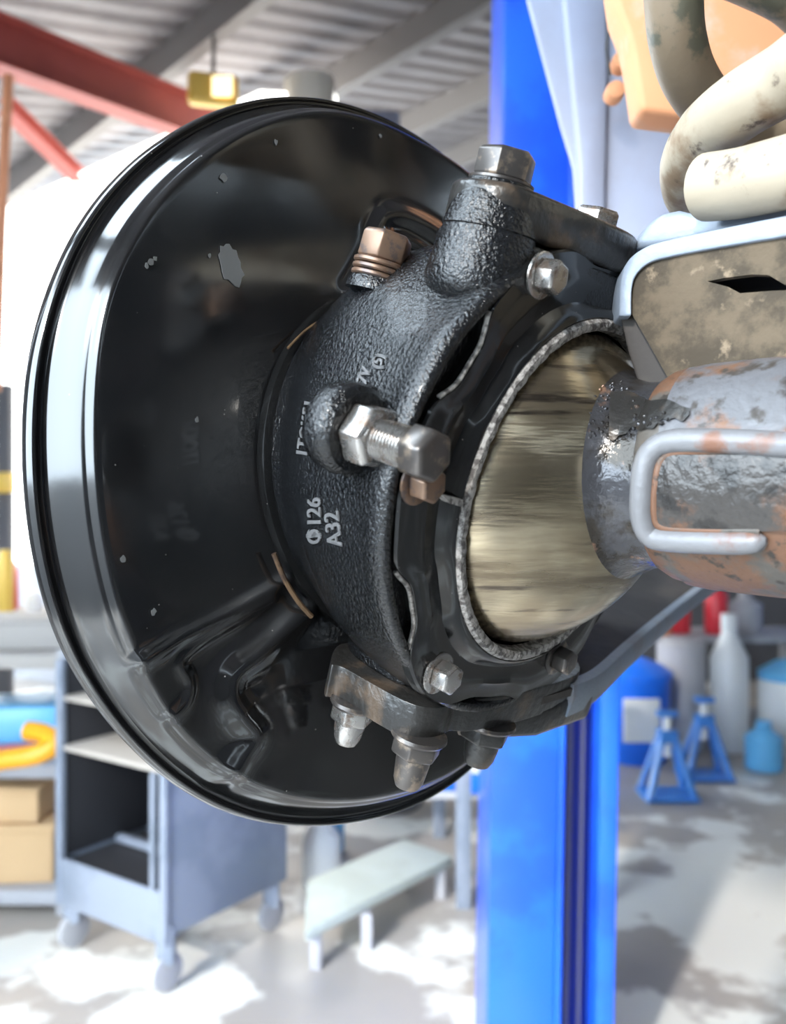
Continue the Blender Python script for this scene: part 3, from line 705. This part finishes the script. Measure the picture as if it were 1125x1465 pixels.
for a, b in ((.02, .02), (TW-.03, .03), (.03, TD-.04), (TW-.03, TD-.04)):
    q = t0+e1*a+e2*b
    w = MB().revolve(q+Vector((0, 0, .062))-e2*.0-e1*.012, e1, [(0, .045), (.003, .055), (.021, .055), (.024, .045)], 24).build('wheel', M['pl_grey'], tr)
    MB().box(q+Vector((0, 0, .145)), (.05, .05, .11)).build('fork', M['trolley'], w, smooth=False, bevel=.003)
# left shelving rack
sx0 = empty('storage_rack', (-1.55, 3.35, 0), 'grey storage rack loaded with boxes at far left', 'shelving')
for z, y0, y1, m in ((.06, 3.15, 3.75, 'pl_grey'), (.50, 3.15, 3.75, 'pl_grey'), (.88, 3.15, 3.8, 'shelf_top')):
    MB().box((-1.62, (y0+y1)/2, z), (.98, y1-y0, .05)).build('shelf', M[m], sx0, smooth=False, bevel=.004)
for x in (-2.09, -1.15):
    for y in (3.17, 3.75):
        MB().box((x, y, .46), (.04, .04, .92)).build('upright', M['pl_grey'], sx0, smooth=False, bevel=.003)
def cbox(name, c, s, m, label, cat, rz=0, lid=True, group=None):
    Mx = Matrix.Rotation(rz, 3, 'Z')
    e = empty(name, (c[0], c[1], c[2]), label, cat, group)
    MB().box((c[0], c[1], c[2]+s[2]/2), s, Mx).build('body', M[m], e, smooth=False, bevel=.006)
    if lid: MB().box((c[0], c[1], c[2]+s[2]*.96), (s[0]*1.03, s[1]*1.03, s[2]*.16), Mx).build('lid', M[m], e, smooth=False, bevel=.004)
    return e
cbox('cardboard_box', (-1.40, 3.35, .087), (.36, .3, .20), 'card', 'tan cardboard box on the lowest shelf of the left rack', 'box', .1)
cbox('cardboard_box', (-1.42, 3.36, .299), (.34, .28, .12), 'card', 'flatter cardboard box stacked on the tan box in the left rack', 'box', -.05)
cbox('parts_bag', (-1.36, 3.40, .527), (.40, .28, .17), 'cyan', 'pale blue plastic bag of parts on the middle shelf of the left rack', 'bag', .15, False)
cbox('storage_bin', (-1.75, 3.45, .527), (.25, .3, .22), 'card', 'brown bin beside the blue bag in the left rack', 'bin', 0)
cbox('parts_tub', (-1.40, 3.40, .907), (.42, .3, .10), 'shelf_top', 'low dusty tub on top of the left rack', 'tub', .1)
cl = MB().sweep(catmull([D(-70, 1105, 2.95), D(0, 1088, 2.95), D(50, 1080, 2.95), D(80, 1064, 2.97), D(62, 1050, 3.0), D(40, 1046, 3.02)], 6), .033, 14).build('bar_clamp', M['amber']); tag(cl, 'bright orange curved clamp handle sticking out of the left rack', 'clamp')
rg = cbox('rag_pile', (-1.42, 3.175, .527), (.30, .10, .05), 'pl_red', 'red and white rags at the front of the middle shelf', 'rag', .2, False)
# clutter on far bench at the left
fb_ = empty('far_bench', (-2.2, 4.5, 0), 'far grey workbench by the bright daylit wall', 'workbench')
MB().box((-2.25, 4.45, .88), (1.8, .6, .06)).build('bench_top', M['shelf_top'], fb_, smooth=False, bevel=.004)
for x in (-3.05, -2.2, -1.4): MB().box((x, 4.45, .425), (.06, .5, .85)).build('leg', M['pl_grey'], fb_, smooth=False)
cols = ['pl_grey', 'cyan', 'pl_red', 'yellow', 'pl_white', 'dark', 'card', 'tray_blue', 'pl_grey']
lab = ['grey', 'sky blue', 'red', 'yellow', 'white', 'black', 'tan', 'bright blue', 'dark lidded grey']
for i, c in enumerate(cols):
    x = -2.10+i*.085; h = .10+.07*((i*5) % 4)
    b = lathe('canister', (x, 4.32+.13*(i % 3), .91), [(0, .036), (.01, .040), (h*.8, .040), (h*.9, .03), (h, .028)], c); tag(b, lab[i]+' canister on the far bench by the bright daylit wall', 'canister', 'canisters on the far bench')
stp = MB().box((-2.135, 5.0, 1.05), (.07, .07, 2.1)).build('upright_stand', M['wall_dark'], smooth=False, bevel=.004); tag(stp, 'narrow dark upright stand against the bright daylit wall at far left', 'stand')
yb_ = MB().box((-2.115, 4.94, 1.56), (.10, .06, .11)).build('switch_box', M['yellow'], smooth=False, bevel=.01); tag(yb_, 'small yellow box fixed on the narrow dark stand', 'box')
# high-bay lamp and beige duct against the roof
hl = empty('flood_lamp', D(305, 130, 4.9), 'square yellow lit flood lamp near the end of the red rafter', 'lamp')
O = D(305, 130, 4.9)
MB().box(O, (.27, .10, .17), Matrix.Rotation(R(15), 3, 'Z')).build('lamp_housing', M['yellow'], hl, smooth=False, bevel=.03, bseg=3)
MB().box(O+Vector((.06, -.055, .0)), (.11, .01, .11)).build('lamp_glass', mat('lamp glow', (1, .85, .5, 1), .3, emit=2.), hl, smooth=False, bevel=.01)
MB().sweep([O+Vector((0, .0, .08)), O+Vector((0, .05, .5))], .012, 8).build('hanger', M['purlin'], hl)
du = MB().revolve(D(452, 215, 5.0), (-.1, 0, 1), [(0, .12), (.02, .13), (.33, .13), (.35, .14), (.38, .14), (.38, .02)], 28).build('extractor_duct', M['ramp'] if False else mat('cream duct', (.80, .74, .62, 1), .5)); tag(du, 'cream round duct end showing above the shield', 'duct')
du2 = MB().box(D(545, 185, 5.2), (.22, .2, .14)).build('junction_box', M['guard'], smooth=False, bevel=.02); tag(du2, 'pale lavender box under the roof just above the shield edge', 'box')
# low ramp board and drum, bottles
rp = empty('ramp_board', (-.05, 3.15, 0), 'pale green low board on short legs behind the trolley', 'board')
lp = [(440, 1258), (578, 1200), (648, 1224), (437, 1332)]
def FL(px, py, z): d = ray(px, py); return CAM+d*((z-1.4)/d.z)
MB().extrude([FL(a, b, .15) for a, b in lp], Vector((0, 0, -.035))).build('board_top', M['ramp'], rp, smooth=False, bevel=.005)
for a, b in ((452, 1315), (525, 1290), (578, 1208), (630, 1226)):
    p = FL(a, b, .15); MB().box((p.x, p.y, .0575), (.035, .035, .115)).build('leg', M['pl_grey'], rp, smooth=False, bevel=.003)
dr = lathe('oil_drum', (-.03, 4.35, 0), [(0, .16), (.01, .17), (.2, .17), (.21, .175), (.22, .17), (.50, .17), (.51, .16), (.515, .02)], 'wall_dark'); tag(dr, 'dark round drum standing behind the pale green board', 'drum')
bt = lathe('spray_bottle', (-.26, 3.75, 0), [(0, .055), (.01, .06), (.18, .06), (.25, .03), (.27, .02), (.33, .02), (.33, .001)], 'cyan'); tag(bt, 'sky blue bottle standing behind the trolley side panel', 'bottle')
bt = lathe('white_jug', (-.27, 3.42, 0), [(0, .07), (.01, .075), (.18, .075), (.24, .03), (.27, .03), (.27, .001)], 'pl_white'); tag(bt, 'white jug between the trolley and the pale green board', 'jug')
# work table behind the post
wt = empty('work_table', (.5, 3.7, 0), 'grey steel work table half hidden behind the blue post', 'table')
P0 = FL(655, 1297, 0)
MB().box((.45, P0.y+.35, 1.0), (.62, .75, .04)).build('table_top', M['trolley'], wt, smooth=False, bevel=.004)
for x, y in ((P0.x+.02, P0.y), (.72, P0.y), (.2, P0.y+.7), (.74, P0.y+.7)): MB().box((x, y, .49), (.052, .052, .98)).build('leg', M['trolley'], wt, smooth=False, bevel=.003)
MB().box((.40, P0.y+.55, .30), (.75, .5, .03)).build('lower_shelf', M['pl_grey'], wt, smooth=False, bevel=.003)
for i, (x, y, c, l) in enumerate(((.12, 3.65, 'tray_blue', 'bright blue parts tray at left on the lower table shelf'), (.40, 3.62, 'tray_blue', 'bright blue parts tray at right on the lower table shelf'))):
    e = empty('parts_tray', (x, y, .315), l, 'tray', 'blue parts trays')
    MB().box((x, y, .355), (.24, .26, .08)).build('tray_body', M[c], e, smooth=False, bevel=.008)
    MB().box((x, y, .405), (.25, .27, .016)).build('tray_rim', M['pl_white'], e, smooth=False, bevel=.004)
# right: supplies along the wall
def at_floor(px, py): return FL(px, py, 0)
p = Vector((1.38, 5.15, 0))
dk = empty('blue_bucket', p, 'blue bucket with white label near the wall right of the post', 'bucket')
MB().revolve(p, (0, 0, 1), [(0, .16), (.02, .17), (.45, .19), (.46, .195), (.48, .195)], 32).build('bucket_body', M['tray_blue'], dk)
MB().revolve(p+Vector((0, 0, .48)), (0, 0, 1), [(0, .2), (.02, .2), (.06, .14), (.10, .04), (.10, .001)], 32).build('lid', M['tray_blue'], dk)
MB().box(p+Vector((-.02, -.185, .26)), (.20, .02, .24)).build('bucket_label', M['pl_white'], dk, smooth=False, bevel=.006, label='white label patch')
# supply bench
sb = empty('supply_shelf', (2.05, 5.75, 0), 'low grey shelf of supplies along the far wall', 'shelving')
MB().box((1.97, 5.8, .62), (1.3, .5, .04)).build('shelf', M['pl_grey'], sb, smooth=False, bevel=.004)
MB().box((1.97, 5.8, .08), (1.3, .5, .04)).build('shelf', M['pl_grey'], sb, smooth=False, bevel=.004)
for x in (1.38, 2.58): MB().box((x, 5.8, .32), (.04, .45, .64)).build('upright', M['pl_grey'], sb, smooth=False, bevel=.003)
def jug(x, y, z, h, r, m, label, cat='bottle', cap=None):
    e = empty('supply_bottle', (x, y, z), label, cat)
    MB().revolve((x, y, z), (0, 0, 1), [(0, r*.9), (.01, r), (h*.68, r), (h*.84, r*.45), (h*.88, r*.36)], 20).build('bottle_body', M[m], e)
    MB().revolve((x, y, z+h*.88), (0, 0, 1), [(0, r*.42), (h*.12, r*.42), (h*.12, .001)], 16).build('cap', M[cap or m], e)
    return e
jug(1.80, 5.7, .642, .26, .065, 'pl_red', 'red bottle on the supply shelf, left one of two, beside the steering arm tip', cap='orange')
jug(2.02, 5.68, .642, .36, .07, 'pl_red', 'taller red bottle on the supply shelf, right one of two')
jug(1.66, 5.62, .642, .20, .06, 'orange', 'orange bottle at the left end of the supply shelf')
jug(2.22, 5.72, .642, .26, .10, 'pl_grey', 'grey jug behind the taller red bottle', 'jug')
p = Vector((1.62, 5.1, 0))
lathe_o = MB().revolve((1.70, 5.36, .0), (0, 0, 1), [(0, .13), (.01, .14), (.62, .14), (.66, .10), (.66, .001)], 28).build('grey_drum', M['pl_grey']); tag(lathe_o, 'tall grey drum right of the blue bucket', 'drum')
jug(1.98, 5.35, 0, .80, .11, 'pl_white', 'tall white container glaring in the light by the supply shelf', 'container')
e = empty('white_canister', (2.2, 5.15, 0), 'wide white drum with sky blue lid right of the tall white container', 'drum')
MB().revolve((2.36, 5.35, 0), (0, 0, 1), [(0, .19), (.02, .2), (.40, .2), (.42, .19)], 32).build('drum_body', M['pl_white'], e)
MB().revolve((2.36, 5.35, .42), (0, 0, 1), [(0, .2), (.04, .2), (.10, .1), (.10, .001)], 32).build('lid', M['cyan'], e)
jug(2.02, 4.95, 0, .26, .10, 'cyan', 'small sky blue bottle in front of the white drum')
bc = empty('blue_cabinet', (3.0, 6.0, 0), 'tall pale edged blue cabinet at the far right', 'cabinet')
MB().box((3.02, 5.75, .62), (.62, .5, 1.24)).build('cabinet_body', mat('powder blue enamel', (.16, .30, .80, 1), .4), bc, smooth=False, bevel=.01)
MB().box((2.68, 5.51, .62), (.06, .03, 1.24)).build('edge_trim', M['pl_white'], bc, smooth=False, bevel=.004)
# jack stands
def jackstand(px, py, label):
    o = FL(px, py, 0); e = empty('jack_stand', o, label, 'jack stand', 'blue jack stands')
    for sx_, sy_ in ((-1, -1), (1, -1), (-1, 1), (1, 1)):
        MB().sweep([o+Vector((sx_*.11, sy_*.09, .01)), o+Vector((sx_*.035, sy_*.03, .28))], .018, 8).build('leg', M['cyan'] if False else M['jack'], e)
    MB().box(o+Vector((0, 0, .30)), (.09, .08, .06)).build('collar', M['jack'], e, smooth=False, bevel=.006)
    MB().box(o+Vector((0, 0, .012)), (.26, .22, .016)).build('foot_frame', M['jack'], e, smooth=False, bevel=.004)
    c = MB().revolve(o+Vector((0, 0, .2)), (0, 0, 1), [(0, .02), (.2, .02)], 14).build('ratchet_post', M['pl_white'], e)
    MB().box(o+Vector((0, 0, .41)), (.10, .05, .03)).build('saddle', M['jack'], c, smooth=False, bevel=.006)
    return e
M['jack'] = mat('jack stand blue', (.06, .25, .70, 1), .3)
jackstand(955, 1140, 'blue jack stand on the floor right of the post, left one of the pair'); jackstand(1008, 1112, 'blue jack stand behind the nearer one, right one of the pair')
